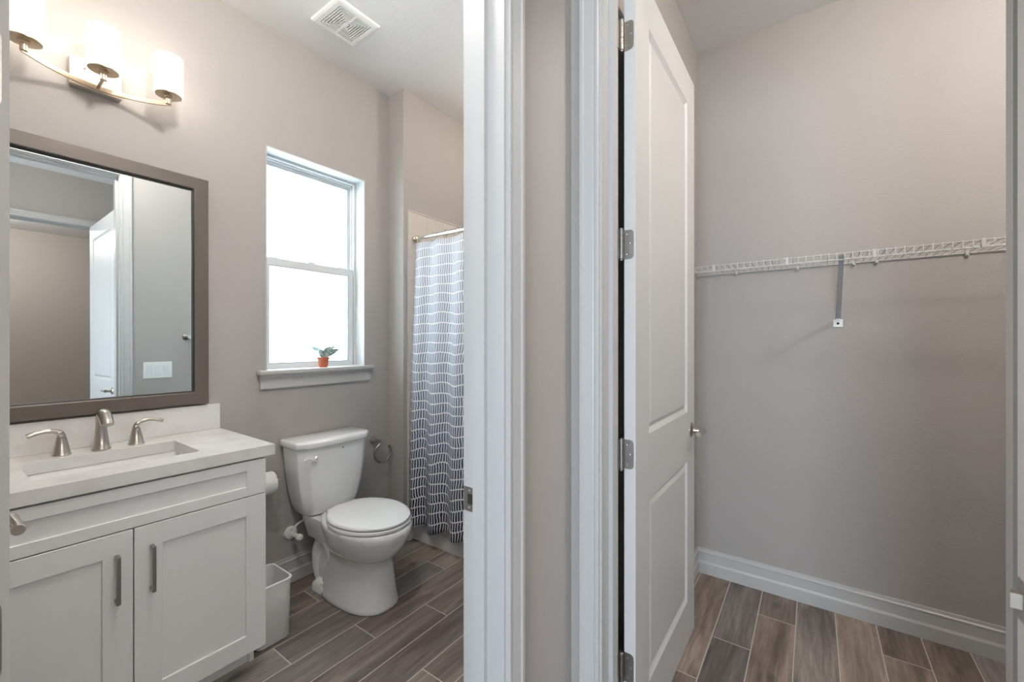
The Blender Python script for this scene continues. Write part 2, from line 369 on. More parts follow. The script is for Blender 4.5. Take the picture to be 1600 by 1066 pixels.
BB = [(0, 0), (.016, 0), (.016, .058), (.0125, .064), (.0105, .069), (.0105, .110), (.0125, .113), (.0125, .119), (.0075, .123), (.006, .136), (0, .136)]
def base(g, p0, p1, nrm):
    p0, p1, nrm = Vector((*p0, 0)), Vector((*p1, 0)), Vector((*nrm, 0))
    g.loft([[p + nrm * t + Vector((0, 0, z + .0008)) for t, z in BB] for p in (p0, p1)])
g = G(); base(g, (-0.53, YB), (1.30, YB), (0, -1)); struct(g, 'baseboard_closet_back', M['trim'], 'white stepped baseboard along the closet back wall', 'baseboard')
g = G(); base(g, (-0.53, YC1), (-0.53, YB), (1, 0)); struct(g, 'baseboard_closet_left', M['trim'], 'white baseboard behind the open closet door', 'baseboard')
g = G(); base(g, (XW, .80), (XW, 1.775), (1, 0)); base(g, (XW, 1.775), (-2.125, 1.775), (0, -1)); struct(g, 'baseboard_left', M['trim'], 'white baseboard under the window behind the toilet', 'baseboard')
g = G(); base(g, (XB, BY1 + .09), (XB, 1.86), (-1, 0)); struct(g, 'baseboard_bathroom_right', M['trim'], 'white baseboard on the bathroom side of the partition', 'baseboard')
g = G(); base(g, (XH, BY1 + .09), (XH, YC0), (1, 0)); struct(g, 'baseboard_middle', M['trim'], 'short white baseboard between the two doorways', 'baseboard')
g = G(); base(g, (4.3, -1.53), (4.3, 2.66), (-1, 0)); struct(g, 'baseboard_bedroom', M['trim'], 'white baseboard along the far bedroom wall', 'baseboard')

# ------------------------------------------------------------------ doors
def door_leaf(name, label, loc, rz, Wd, handle=None, kind='structure', cat='door', panels=True):
    """local: hinge edge at x=0, leaf runs along +x, faces at y=0 and y=0.035"""
    root = thing(name, loc, label, cat, rz, kind=kind); T = .035; H = DH - .006; Z0 = .008
    g = G(); st = .125
    rects = [(st, Wd - st, .185, .775), (st, Wd - st, .985, H - .132)]
    core = .012
    g.box(0.0, Wd, core, T - core, Z0, H)
    for (ya, yb, d) in ((0, core, 1), (T, T - core, -1)):
        g.box(0, st, ya, yb, Z0, H); g.box(Wd - st, Wd, ya, yb, Z0, H)
        g.box(st, Wd - st, ya, yb, Z0, .185); g.box(st, Wd - st, ya, yb, .775, .985); g.box(st, Wd - st, ya, yb, H - .132, H)
    g.build('door_slab', M['door'], root)
    for face in (0, 1):
        for (x0, x1, z0, z1) in rects:
            g = G(); rings = []
            for ins, dp in ((0, .0005), (.014, .0105), (.017, .0105), (.033, .0035), (.033, .0035), (.034, .0035)):
                y = dp if face == 0 else T - dp
                rings.append([Vector((x0 + ins, y, z0 + ins)), Vector((x1 - ins, y, z0 + ins)), Vector((x1 - ins, y, z1 - ins)), Vector((x0 + ins, y, z1 - ins))])
            g.loft(rings[:4], cap0=False); g.build('door_panel', M['door'], root)
    return root
LV = .090
def lever(root, x, z, y, ny, dx, out=.055, curved=False):
    """lever handle on a leaf face; ny: outward direction, dx: direction of the lever"""
    g = G(); g.lathe([(.032, 0), (.032, .004), (.026, .009), (.013, .012), (.011, .03), (.0095, out - .012)], (x, y, z), (0, ny, 0), 28)
    h = g.build('door_handle', M['nickel'], root, 40)
    g = G(); yy = y + ny * (out - .008)
    g.tube(spline([(x - dx * .012, yy, z), (x + dx * .01, yy, z + .002), (x + dx * .055, yy + ny * .003, z + .003), (x + dx * LV, yy + ny * .002, z + .002)], 5), [.012] * 3 + [.0105] * 5 + [.009] * 5 + [.0105] * 3, 16, 1.0)
    g.build('lever', M['nickel'], h, 40)
# closet door, open at a right angle against the closet's side wall
cd = door_leaf('door_2', 'tall white two-panel closet door standing open on four hinges', (-.430, 1.234, 0), PI / 2, .76)
lever(cd, .70, .90, 0, -1, -1)
g = G(); g.lathe([(.032, 0), (.032, .004), (.024, .009), (.013, .022)], (.70, .035, .90), (0, 1, 0), 24); g.build('door_handle', M['nickel'], cd, 40)
g = G(); g.box(.7595, .7612, .005, .030, .872, .928); g.box(.7612, .771, .011, .024, .892, .908); g.build('latch', M['nickel'], cd)
# bathroom door, swung in over the vanity
bd = door_leaf('door_1', 'white bathroom door swung open, cut off by the picture edge', (-.697, .052, 0), PI, .75)
lever(bd, .69, .90, 0, -1, -1, .062)
# entry door
ed = door_leaf('door_3', 'white entry door with lever handle, seen edge-on at the picture edge and mirrored', (EX - .030, .955, 0), PI, .90)
lever(ed, .84, .90, .035, 1, -1); lever(ed, .84, .90, 0, -1, -1)
g = G(); g.box(.8995, .9015, .005, .030, .870, .930)
lt = g.build('latch_plate', M['nickel'], ed)
g = G()
g.loft([[Vector((.901, .009, z)), Vector((.901, .026, z)), Vector((.914, .026, z)), Vector((.911, .014, z))] for z in (.890, .912)])
g.build('latch_bolt', M['nickel'], lt)

def hinge_parts(owner_door, zc, local):
    """local: function mapping (a: along door-edge width, b: away from edge, z) to leaf-local coordinates"""
    pass
def leaf_plate(g, o, u, v, w, h, th, n, rr=.012):
    """rounded plate: o corner at knuckle side mid-height, u direction of width, v up, n normal"""
    o, u, v, n = Vector(o), Vector(u), Vector(v), Vector(n)
    out = [(0, -h / 2)]
    for k in range(6):
        a = -PI / 2 + k / 5 * PI / 2; out.append((w - rr + rr * math.cos(a), -h / 2 + rr + rr * math.sin(a)))
    for k in range(6):
        a = k / 5 * PI / 2; out.append((w - rr + rr * math.cos(a), h / 2 - rr + rr * math.sin(a)))
    out.append((0, h / 2))
    g.loft([[o + u * p + v * q + n * t for p, q in out] for t in (0, th)])
def hinge(name, label, parent, pin, du, dn, ju, jn, do, jo, zc, group):
    """a hinge: leaf on the door edge, leaf on the jamb, pin barrel. World coordinates."""
    root = thing(name, (pin[0], pin[1], zc), label, 'hinge', group=group); o = (pin[0], pin[1], zc)
    Z = (0, 0, 1)
    g = G(o); leaf_plate(g, (*do, zc), du, Z, .030, .088, .0016, dn); a = g.build('door_leaf', M['hinge'], root)
    for (w, h) in ((.012, .030), (.022, .002), (.012, -.030)):
        g = G(o)
        c = Vector((*do, zc)) + Vector(du) * w + Vector((0, 0, h)) + Vector(dn) * .0014
        g.lathe([(.0042, 0), (.0034, .0012), (.001, .0006)], c, dn, 12)
        g.build('screw', M['nickel'], a, 30)
    g = G(o); leaf_plate(g, (*jo, zc), ju, Z, .030, .088, .0016, jn); g.build('jamb_leaf', M['hinge'], root)
    g = G(o)
    for i in range(5): g.cyl((pin[0], pin[1], zc - .044 + i * .0176 + .0005), (pin[0], pin[1], zc - .044 + (i + 1) * .0176 - .0005), .0062)
    g.cyl((pin[0], pin[1], zc - .049), (pin[0], pin[1], zc + .049), .0045)
    g.lathe([(.0064, 0), (.0064, .002), (.003, .004)], (pin[0], pin[1], zc + .044), Z, 14); g.lathe([(.0060, 0), (.003, .004)], (pin[0], pin[1], zc - .044), (0, 0, -1), 14)
    g.build('pin_barrel', M['hinge'], root, 30)
for z, w in ((2.205, 'topmost hinge of the open closet door'), (1.575, 'closet door hinge level with the wire shelf, second from the top'),
             (.942, 'closet door hinge level with the lever handle, third from the top'), (.298, 'lowest hinge of the open closet door')):
    hinge('door_hinge', 'satin nickel ' + w, None, (-.4695, 1.2215), (1, 0, 0), (0, -1, 0), (0, -1, 0), (1, 0, 0), (-.4655, 1.2338), (-.4745, 1.214), z, 'closet door hinges')
for z, w in ((1.568, 'upper'), (.966, 'lower')):
    hinge('door_hinge', 'nickel hinge on the cut-off bathroom door, %s of the two in view' % w, None, (-.692, .0165), (0, 1, 0), (1, 0, 0), (1, 0, 0), (0, 1, 0), (-.6968, .0165), (-.690, .0155), z, 'bathroom door hinges')

# ------------------------------------------------------------------ window
wy0, wy1, wz0, wz1 = WY0 + .008, WY1 - .008, WZ0 + .008, WZ1 - .008
xf = XW - .088
wr = thing('window_1', (XW - .12, (WY0 + WY1) / 2, WZ0), 'white single-hung window with two frosted panes beside the shower', 'window', kind='structure')
o = tuple(wr.location)
g = G(o)   # drywall return liner
for a in ((XW - .15, XW - .0005, WY0, WY0 + .006, WZ0, WZ1), (XW - .15, XW - .0005, WY1 - .006, WY1, WZ0, WZ1), (XW - .15, XW - .0005, WY0, WY1, WZ1 - .006, WZ1)): g.box(*a)
g.build('window_return', M['trim'], wr)
g = G(o)
def ring(g, x0, x1, y0, y1, z0, z1, t, tb=None, tt=None):
    tb = tb or t; tt = tt or t
    g.box(x0, x1, y0, y0 + t, z0, z1); g.box(x0, x1, y1 - t, y1, z0, z1); g.box(x0, x1, y0 + t, y1 - t, z0, z0 + tb); g.box(x0, x1, y0 + t, y1 - t, z1 - tt, z1)
y0, y1 = WY0 + .006, WY1 - .006; z0, z1 = WZ0, WZ1 - .006
ring(g, xf - .058, xf - .016, y0, y1, z0, z1, .022); ring(g, xf - .016, xf, y0, y1, z0, z1, .014); 
g.build('window_frame', M['vinyl'], wr)
zm = 1.700
def sash(label, xa, xb, za, zb, t, tb, tt):
    g = G(o); ring(g, xa, xb, y0 + .017, y1 - .017, za, zb, t, tb, tt)
    s_ = g.build('window_sash', M['vinyl'], wr); s_['label'] = label
    g = G(o); ring(g, xb - .003, xb + .0015, y0 + .017 + t - .004, y1 - .017 - t + .004, za + tb - .004, zb - tt + .004, .004); g.build('glazing_bead', M['seal'], s_)
    g = G(o); xm = (xa + xb) / 2; g.box(xm - .002, xm + .002, y0 + .017 + t - .004, y1 - .017 - t + .004, za + tb - .004, zb - tt + .004)
    g.build('window_pane', M['frost'], s_)
    return s_
sash('upper sash set further out', xf - .052, xf - .030, zm - .005, z1 - .020, .022, .025, .026)
ls = sash('lower sash with wide rails', xf - .028, xf - .004, z0 + .004, zm + .036, .036, .040, .044)
g = G(o)
g.box(xf - .026, xf - .010, y0 + .060, y0 + .11, zm + .036, zm + .041); g.box(xf - .026, xf - .010, y1 - .11, y1 - .06, zm + .036, zm + .041); g.box(xf - .026, xf - .006, 1.285, 1.325, zm + .036, zm + .046, .002)
g.build('sash_lock', M['vinyl'], ls)
# stool and apron
g = G(); g.box(XW - .10, XW + .0, WY0 - .0, WY1, WZ0 - .002, WZ0 + .012)
g.box(XW - .001, XW + .040, WY0 - .045, WY1 + .045, WZ0 - .010, WZ0 + .012, .004)
prof = [(0, -.010), (.026, -.010), (.022, -.022), (.015, -.028), (.013, -.080), (.009, -.086), (0, -.086)]
g.loft([[Vector((XW + t, y, WZ0 + z)) for t, z in prof] for y in (WY0 - .030, WY1 + .030)])
struct(g, 'window_sill', M['trim'], 'white window sill with moulded apron carrying the small potted plant', 'sill', 30)
# outside: the neighbour's pale wall low in the view, open sky above
struct(G().box(-6.2, -6.0, -4, 8, -1, 2.05), 'wall_outside', mat('pale_stucco', (0.75, 0.78, 0.80), .9), 'pale neighbouring wall blurred by the frosted glass', 'wall')

# ------------------------------------------------------------------ plant on the sill
pc = (XW - .022, 1.333, WZ0 + .012)
pl = thing('potted_plant', pc, 'tiny grey green broad-leaved plant in a terracotta pot on the window sill', 'plant')
g = G(); g.lathe([(.022, 0), (.027, .030), (.029, .044), (.0315, .045), (.032, .056), (.029, .0565), (.028, .046), (.0, .046)], (0, 0, 0), seg=28)
g.build('pot', M['pot'], pl, 35)
g = G(); g.lathe([(.0278, 0), (.02, .003), (.0, .004)], (0, 0, .045), seg=20); g.build('soil', M['soil'], pl)
for (az, tilt, ln, wd, tw) in ((215, 32, .104, .020, 62), (35, 44, .108, .018, -62), (235, 14, .090, .019, 40), (25, 18, .086, .019, -45), (100, 26, .080, .017, 10), (310, 30, .076, .017, 10), (200, 48, .066, .014, 50), (60, 26, .098, .015, -50)):
    g = G(); a = math.radians(az); ti = math.radians(tilt); rings = []
    for i in range(9):
        t = i / 8; w = wd * (math.sin(PI * min(1, t * .93 + .04)) ** 1.1) * (0.9 if t > .1 else .35) + .0008
        bend = ti + .5 * t * t; twr = math.radians(tw)
        r = ln * t * math.sin(ti + .25 * t); h = ln * t * math.cos(ti + .25 * t)
        c = Vector((math.cos(a) * r, math.sin(a) * r, .047 + h)); sd = Vector((-math.sin(a), math.cos(a), 0))
        up = Vector((-math.cos(a) * math.cos(bend), -math.sin(a) * math.cos(bend), math.sin(bend)))
        sd, up = sd * math.cos(twr) + up * math.sin(twr), up * math.cos(twr) - sd * math.sin(twr)
        rings.append([c - sd * w + up * w * .35, c - up * .0006, c + sd * w + up * w * .35, c + up * .0006])
    g.loft(rings); g.build('leaf', M['leaf'], pl, 60)
for az in (0, 120, 240):
    g = G(); g.tube([(0, 0, .046), (math.cos(az) * .004, math.sin(az) * .004, .062)], [.0025, .0018], 8); g.build('stem', M['leaf'], pl, 60)

# ------------------------------------------------------------------ vanity cabinet
VY0, VY1, VX = -.010, .770, -1.745
vo = (XW, .38, 0)
vc = thing('vanity_cabinet', vo, 'white shaker vanity cabinet with two doors under the sink counter', 'cabinet')
g = G(vo)
for a in ((XW + .002, VX, VY1 - .018, VY1, .098, .838), (XW + .002, VX, VY0, VY0 + .018, .098, .838), (XW + .002, VX, VY0 + .018, VY1 - .018, .098, .116),
          (XW + .002, XW + .012, VY0 + .018, VY1 - .018, .116, .838), (VX - .02, VX, VY0 + .018, VY1 - .018, .80, .838), (VX - .02, VX, VY0 + .018, VY1 - .018, .68, .71)): g.box(*a)
g.build('cabinet_body', M['cab'], vc)
g = G(vo); g.box(VX - .108, VX - .094, VY0 + .0185, VY1 - .0185, .0008, .098); g.build('toe_kick', M['cab'], vc)
for ya in (VY0, VY1 - .018):
    g = G(vo); g.box(XW + .002, VX - .088, ya, ya + .018, .0008, .0985); g.build('cabinet_foot', M['cab'], vc)
def shaker(g, y0, y1, z0, z1, fr, x=VX, T=.020, rail=None):
    rail = rail or fr
    g.box(x, x + T - .007, y0 + fr - .005, y1 - fr + .005, z0 + rail - .005, z1 - rail + .005)
    g.box(x, x + T, y0, y0 + fr, z0, z1, .0012, 1); g.box(x, x + T, y1 - fr, y1, z0, z1, .0012, 1)
    g.box(x, x + T, y0 + fr - .001, y1 - fr + .001, z0, z0 + rail, .0012, 1); g.box(x, x + T, y0 + fr - .001, y1 - fr + .001, z1 - rail, z1, .0012, 1)
g = G(vo); shaker(g, VY0 + .002, VY1 - .002, .7005, .832, .068, rail=.036); fd = g.build('drawer_front', M['cab'], vc); fd['label'] = 'long false drawer front without a pull'
for (y0_, y1_, yp) in ((VY0 + .002, .3765, .338), (.3795, VY1 - .002, .422)):
    g = G(vo); shaker(g, y0_, y1_, .108, .697, .070); d = g.build('cabinet_door', M['cab'], vc)
    g = G(vo); xh = VX + .020
    g.box(xh + .020, xh + .030, yp - .005, yp + .005, .487, .632, .0015); g.box(xh, xh + .024, yp - .005, yp + .005, .620, .632, .0012); g.box(xh, xh + .024, yp - .005, yp + .005, .487, .499, .0012)
    g.build('pull', M['nickel_dk'], d)

# counter with sink cut-out
KZ0, KZ1 = .840, .880
cy0, cy1, cx0, cx1 = -.055, .800, XW + .0015, -1.720
sy0, sy1, sx0, sx1 = .175, .588, -2.110, -1.830
ct = thing('countertop', (XW, .38, KZ0), 'white quartz countertop with backsplash above the vanity cabinet', 'countertop'); co = tuple(ct.location)
g = G(co)
def hole_slab(g, ox0, ox1, oy0, oy1, hx0, hx1, hy0, hy1, z0, z1, r):
    inner = [(p.x, p.y) for p in rrect(hx0, hx1, hy0, hy1, 0, r, 5)]; n = len(inner)
    cxm, cym = (hx0 + hx1) / 2, (hy0 + hy1) / 2; corners = [(ox1, oy1), (ox0, oy1), (ox0, oy0), (ox1, oy0)]
    for z, up in ((z1, 1), (z0, 0)):
        vi = [g.bm.verts.new((*p, z)) for p in inner]; vo_ = [g.bm.verts.new((*p, z)) for p in corners]
        m_ = n // 4
        for q in range(4):
            seg = vi[q * m_:(q + 1) * m_]
            for a, b in zip(seg, seg[1:]): g.bm.faces.new((a, b, vo_[q]))
            g.bm.faces.new((seg[-1], vi[((q + 1) * m_) % n], vo_[(q + 1) % 4], vo_[q]))
        if z == z1: ti, to = vi, vo_
        else: bi, bo_ = vi, vo_
    for A, B in ((ti, bi), (to, bo_)):
        for i in range(len(A)): g.bm.faces.new((A[i], A[(i + 1) % len(A)], B[(i + 1) % len(A)], B[i]))
hole_slab(g, cx0, cx1, cy0, cy1, sx0, sx1, sy0, sy1, KZ0, KZ1, .012)
g.build('counter_slab', M['quartz'], ct)
g = G(co); g.box(cx0, XW + .020, cy0, cy1, KZ1 + .0003, KZ1 + .115, .001, 1); g.build('backsplash', M['quartz'], ct)
sk = thing('sink', ((sx0 + sx1) / 2, (sy0 + sy1) / 2, .70), 'rectangular white undermount sink set into the vanity countertop', 'sink'); so = tuple(sk.location)
g = G(so); e_ = .004
g.loft([rrect(sx0 - .020, sx1 + .020, sy0 - .020, sy1 + .020, KZ0 - .001, .02), rrect(sx0 - e_, sx1 + e_, sy0 - e_, sy1 + e_, KZ0 - .0008, .02), rrect(sx0 + .002, sx1 - .002, sy0 + .002, sy1 - .002, KZ0 - .02, .024),
        rrect(sx0 + .010, sx1 - .010, sy0 + .010, sy1 - .010, KZ0 - .115, .035), rrect(sx0 + .028, sx1 - .028, sy0 + .028, sy1 - .028, KZ0 - .130, .04), rrect(sx0 + .10, sx1 - .10, sy0 + .16, sy1 - .16, KZ0 - .136, .02)], cap0=False)
g.build('basin', M['sinkm'], sk, 40)
g = G(so); g.lathe([(.022, 0), (.022, .003), (.016, .003), (.014, .001), (0, .002)], (so[0], so[1], KZ0 - .1362), seg=24); g.build('drain', M['nickel'], sk, 30)

# faucet set: spout and two levers, three separate bodies on the counter
fo = (-2.165, .382, KZ1 + .0004)
fa = thing('faucet', fo, 'brushed nickel arched spout faucet at the middle of the sink', 'faucet')
g = G(); g.lathe([(.027, 0), (.0275, .003), (.024, .008), (.0185, .052), (.0155, .090)], (0, 0, 0), seg=28); g.build('base', M['nickel'], fa, 40)
g = G(); g.tube(spline([(0, 0, .080), (.001, 0, .106), (.010, 0, .126), (.034, 0, .136), (.062, 0, .130), (.084, 0, .112), (.092, 0, .100)], 5), [.0155] * 6 + [.0165] * 6 + [.0175] * 6 + [.0180] * 6 + [.0180] * 7, 20)
g.build('spout', M['nickel'], fa, 40)
for y, sgn, w in ((.2795, -1, 'hot'), (.482, 1, 'cold')):
    side = 'cut-off door' if sgn < 0 else 'toilet'
    fh = thing('sink_tap', (-2.165, y, KZ1 + .0004), 'brushed nickel curved lever tap nearest the %s beside the sink spout' % side, 'tap', group='sink lever taps')
    g = G(); g.lathe([(.0255, 0), (.026, .002), (.0235, .006), (.0165, .042), (.0130, .060), (.0130, .0625)], (0, 0, 0), seg=28); g.build('base', M['nickel'], fh, 40)
    g = G(); g.tube(spline([(0, 0, .063), (0, sgn * .001, .074), (.002, sgn * .013, .085), (.004, sgn * .036, .090), (.006, sgn * .060, .087), (.008, sgn * .082, .080)], 5), [.0125] * 4 + [.011] * 5 + [.0085] * 6 + [.0075] * 6 + [.0085] * 4 + [.008], 14, .8)
    g.build('lever', M['nickel'], fh, 40)

# ------------------------------------------------------------------ mirror
MY0, MY1, MZ0, MZ1 = .010, .752, 1.004, 2.018
mo = (XW, .38, MZ0)
mr = thing('wall_mirror', mo, 'large wall mirror in a bronze grey frame above the vanity', 'mirror')
g = G(mo); rings = []
for (w, t) in ((0, .002), (0, .022), (.002, .025), (.050, .025), (.054, .023), (.054, .010)):
    rings.append([Vector((XW + t, MY0 + w, MZ0 + w)), Vector((XW + t, MY1 - w, MZ0 + w)), Vector((XW + t, MY1 - w, MZ1 - w)), Vector((XW + t, MY0 + w, MZ1 - w))])
g.loft(rings, cap0=False, cap1=False); g.build('mirror_frame', M['frame'], mr)
g = G(mo); rings = []
for (w, t) in ((.0535, .0225), (.0590, .0205), (.0590, .0105)):
    rings.append([Vector((XW + t, MY0 + w, MZ0 + w)), Vector((XW + t, MY1 - w, MZ0 + w)), Vector((XW + t, MY1 - w, MZ1 - w)), Vector((XW + t, MY0 + w, MZ1 - w))])
g.loft(rings, cap0=False, cap1=False); g.build('frame_lip', M['black'], mr)
mr.rotation_euler = (0, math.radians(-.33), 0); mr.location.x += .007
g = G(mo); g.box(XW + .004, XW + .010, MY0 + .05, MY1 - .05, MZ0 + .05, MZ1 - .05); g.build('mirror_glass', M['mirror'], mr)

# ------------------------------------------------------------------ vanity light
lo = (XW, .38, 2.30)
vl = thing('vanity_light', lo, 'three-shade brushed nickel vanity light glowing above the mirror', 'wall light')
g = G(lo); g.box(XW + .0005, XW + .030, .310, .455, 2.245, 2.352, .0015, 1); g.build('back_plate', M['plate_m'], vl)
for y in (.350, .415):
    g = G(lo); g.lathe([(.005, 0), (.005, .004), (.0025, .006)], (XW + .030, y, 2.318 if y < .38 else 2.322), (1, 0, 0), 12)
    g.build('screw', M['gold'], vl, 30)
g = G(lo); pts = []; 
for i in range(25):
    t = -1 + 2 * i / 24; pts.append(Vector((XW + .040 + .092 * t * t, .384 + .200 * t, 2.256)))
rings = []
for i, p in enumerate(pts):
    tt = (pts[min(i + 1, 24)] - pts[max(i - 1, 0)]).normalized(); nn = Vector((tt.y, -tt.x, 0))
    rings.append([p + nn * .0035 - Vector((0, 0, .0085)), p + nn * .0035 + Vector((0, 0, .0085)), p - nn * .0035 + Vector((0, 0, .0085)), p - nn * .0035 - Vector((0, 0, .0085))])
g.loft(rings); g.build('curved_bar', M['gold'], vl)
for (x, y, arm) in ((XW + .128, .190, 0), (XW + .128, .384, 1), (XW + .128, .578, 0)):
    zb = 2.276
    if arm:
        g = G(lo); g.tube([(XW + .040, y, 2.256), (x - .004, y, 2.260), (x, y, 2.272)], [.0055, .0055, .006], 12); g.build('shade_arm', M['gold'], vl, 40)
    g = G(lo); g.lathe([(.010, -.022), (.010, 0), (.0145, .001), (.0145, .010), (.044, .012), (.044, .0155), (0, .0155)], (x, y, zb), seg=32)
    cu = g.build('shade_cup', M['gold'], vl, 30)
    g = G(lo); g.lathe([(.0, 0), (.047, 0), (.048, .002), (.048, .150), (.0465, .152), (.0445, .150), (.0445, .004), (0, .004)], (x, y, zb + .0158), seg=40, cap0=False, cap1=False)
    g.build('glass_shade', M['shade'], cu, 40)

# ------------------------------------------------------------------ toilet
ty = 1.287; to_ = (XW, ty, 0)
tl = thing('toilet', (XW, ty, 0.0008), 'white two-piece toilet with closed lid under the window', 'toilet')
def egg(cx, af, ab, b, z, n=40, p=1.0, flat=None):
    out = []
    for i in range(n):
        a = 2 * PI * i / n; ca, sa = math.cos(a), math.sin(a)
        x = cx + (af if ca > 0 else ab) * math.copysign(abs(ca) ** p, ca); y = b * math.copysign(abs(sa) ** p, sa)
        if flat is not None: x = max(x, flat)
        out.append(Vector((x, y, z)))
    return out
def tanksec(a0, a1, w, z, ch):
    """tank section: flat back, big chamfered front corners"""
    h = w / 2; r = .012
    base_ = [(a0, -h), (a1 - ch * .55, -h), (a1 - ch * .10, -h + ch * .55), (a1, -h + ch * 1.1), (a1 + .006, 0), (a1, h - ch * 1.1), (a1 - ch * .10, h - ch * .55), (a1 - ch * .55, h), (a0, h)]
    return [Vector((x, y, z)) for x, y in base_]
g = G()
g.loft([tanksec(.050, .150, .25, .372, .05), tanksec(.038, .172, .290, .379, .06), tanksec(.030, .186, .325, .425, .07), tanksec(.024, .194, .358, .50, .075), tanksec(.018, .199, .384, .60, .075), tanksec(.015, .203, .402, .735, .075)])
bmesh.ops.bevel(g.bm, geom=[e for e in g.bm.edges], offset=.006, segments=2, profile=.5, affect='EDGES')
tk = g.build('tank', M['ceramic'], tl, 60)
g = G(); g.loft([tanksec(.008, .210, .416, .7352, .08), tanksec(.006, .216, .424, .742, .08), tanksec(.006, .216, .424, .764, .08), tanksec(.012, .207, .410, .773, .076)])
bmesh.ops.bevel(g.bm, geom=[e for e in g.bm.edges], offset=.004, segments=2, profile=.5, affect='EDGES')
g.build('tank_lid', M['ceramic'], tk, 60)
g = G(); g.lathe([(.011, 0), (.011, .008), (.007, .012)], (.194, -.122, .684), (1, -.15, 0), 16)
g.tube(spline([(.209, -.122, .684), (.212, -.145, .682), (.211, -.175, .687), (.207, -.186, .687)], 4), [.0075] * 4 + [.0045] * 4 + [.0055] * 4 + [.004], 12); g.build('flush_lever', M['chrome'], tk, 40)
g = G(); g.lathe([(.0035, 0), (.0035, .003)], (.205, .025, .712), (1, 0, 0), 12); g.build('tank_button', M['dark'], tk)
g = G()
g.loft([egg(.37, .252, .22, .134, 0, p=.78), egg(.37, .256, .224, .137, .006, p=.78), egg(.37, .253, .22, .134, .020, p=.80), egg(.375, .244, .22, .127, .05, p=.82), egg(.385, .228, .21, .117, .12, p=.84), egg(.39, .216, .20, .110, .19, p=.86), egg(.39, .214, .20, .108, .232, p=.88),
        egg(.40, .222, .215, .122, .240, p=.94), egg(.42, .232, .235, .140, .262, p=.95), egg(.44, .240, .260, .156, .300, p=.96), egg(.46, .244, .290, .172, .350, p=.96), egg(.465, .245, .300, .178, .375, p=.97), egg(.465, .242, .298, .177, .392, p=.97), egg(.465, .232, .285, .168, .397, p=.97)])
g.build('bowl', M['ceramic'], tl, 70)
g = G()   # deck under the tank
g.loft([rrect(.05, .30, -.100, .100, .250, .04), rrect(.04, .32, -.118, .118, .33, .04), rrect(.035, .33, -.125, .125, .366, .04), rrect(.035, .33, -.125, .125, .3716, .04)]); g.build('tank_deck', M['ceramic'], tl, 50)
g = G()
g.loft([rrect(.105, .34, -.085, .085, 0, .05), rrect(.10, .34, -.082, .082, .10, .05), rrect(.09, .34, -.070, .070, .19, .05), rrect(.06, .34, -.085, .085, .262, .05)]); g.build('pedestal_back', M['ceramic'], tl, 60)
for sg in (-1, 1):
    g = G()
    g.tube(spline([(.150, sg * .052, .015), (.128, sg * .060, .08), (.122, sg * .060, .17), (.155, sg * .060, .232), (.215, sg * .062, .236), (.262, sg * .064, .185), (.30, sg * .062, .13), (.37, sg * .052, .09)], 6), [.036] * 12 + [.035] * 12 + [.036] * 12 + [.032] * 7, 18)
    g.build('trapway', M['ceramic'], tl, 70)
    g = G(); g.loft([rrect(.135, .38, sg * .080 - .045, sg * .080 + .045, 0, .035), rrect(.138, .38, sg * .080 - .043, sg * .080 + .043, .030, .034), rrect(.155, .36, sg * .074 - .03, sg * .074 + .03, .050, .028)]); g.build('foot_flange', M['ceramic'], tl, 50)
    g = G(); g.lathe([(.013, 0), (.013, .006), (.009, .014), (0, .017)], (.235, sg * .104, .040), seg=18); g.build('bolt_cap', M['ceramic'], tl, 50)
g = G(); g.loft([egg(.462, .232, .21, .176, .3995, flat=.262), egg(.462, .240, .215, .183, .402, flat=.258), egg(.462, .240, .215, .183, .412, flat=.258), egg(.462, .234, .21, .178, .4165, flat=.262)]); g.build('seat', M['plastic'], tl, 50)
g = G(); g.loft([egg(.460, .232, .21, .176, .4205, flat=.262), egg(.460, .239, .215, .182, .4235, flat=.258), egg(.460, .238, .214, .181, .431, flat=.260), egg(.460, .224, .20, .168, .4365, flat=.270), egg(.460, .15, .14, .11, .4405, flat=.33), egg(.46, .04, .04, .03, .4415)]); g.build('seat_lid', M['plastic'], tl, 60)
g = G()
for sg in (-1, 1):
    g = G(); g.cyl((.262, sg * .075 - .025, .414), (.262, sg * .075 + .025, .414), .012); g.box(.250, .275, sg * .075 - .02, sg * .075 + .02, .3965, .412, .003)
    g.build('seat_hinge', M['plastic'], tl, 40)

# supply valve and hose
sv = thing('water_valve', (XW, 1.135, .262), 'white water shut-off valve with hose on the wall left of the toilet', 'valve')
g = G(); g.lathe([(.036, 0.0005), (.036, .003), (.030, .012), (.012, .016)], (0, 0, 0), (1, 0, 0), 28); g.build('escutcheon', M['plastic'], sv, 40)
g = G(); g.cyl((.012, 0, 0), (.065, 0, 0), .011); g.cyl((.045, 0, .0), (.045, 0, .03), .008); g.cyl((.062, 0, 0), (.085, 0, 0), .008); g.build('valve_body', M['plastic'], sv, 40)
g = G(); g.lathe([(.008, 0), (.017, .004), (.017, .020), (.010, .026)], (.080, 0, 0), (1, 0, 0), 12); g.build('valve_knob', M['plastic'], sv, 25)
g = G(); g.tube(spline([(.045, 0, .03), (.046, .006, .048), (.052, .040, .064), (.062, .085, .058), (.075, .080, .075), (.084, .050, .080), (.088, .036, .092), (.090, .034, .108)], 6), .0055, 10); g.build('hose', M['plastic'], sv, 60)
g = G(); g.lathe([(.013, -.014), (.013, .006)], (.090, .034, .100), (0, 0, 1), 10); g.build('hose_nut', M['plastic'], sv, 25)

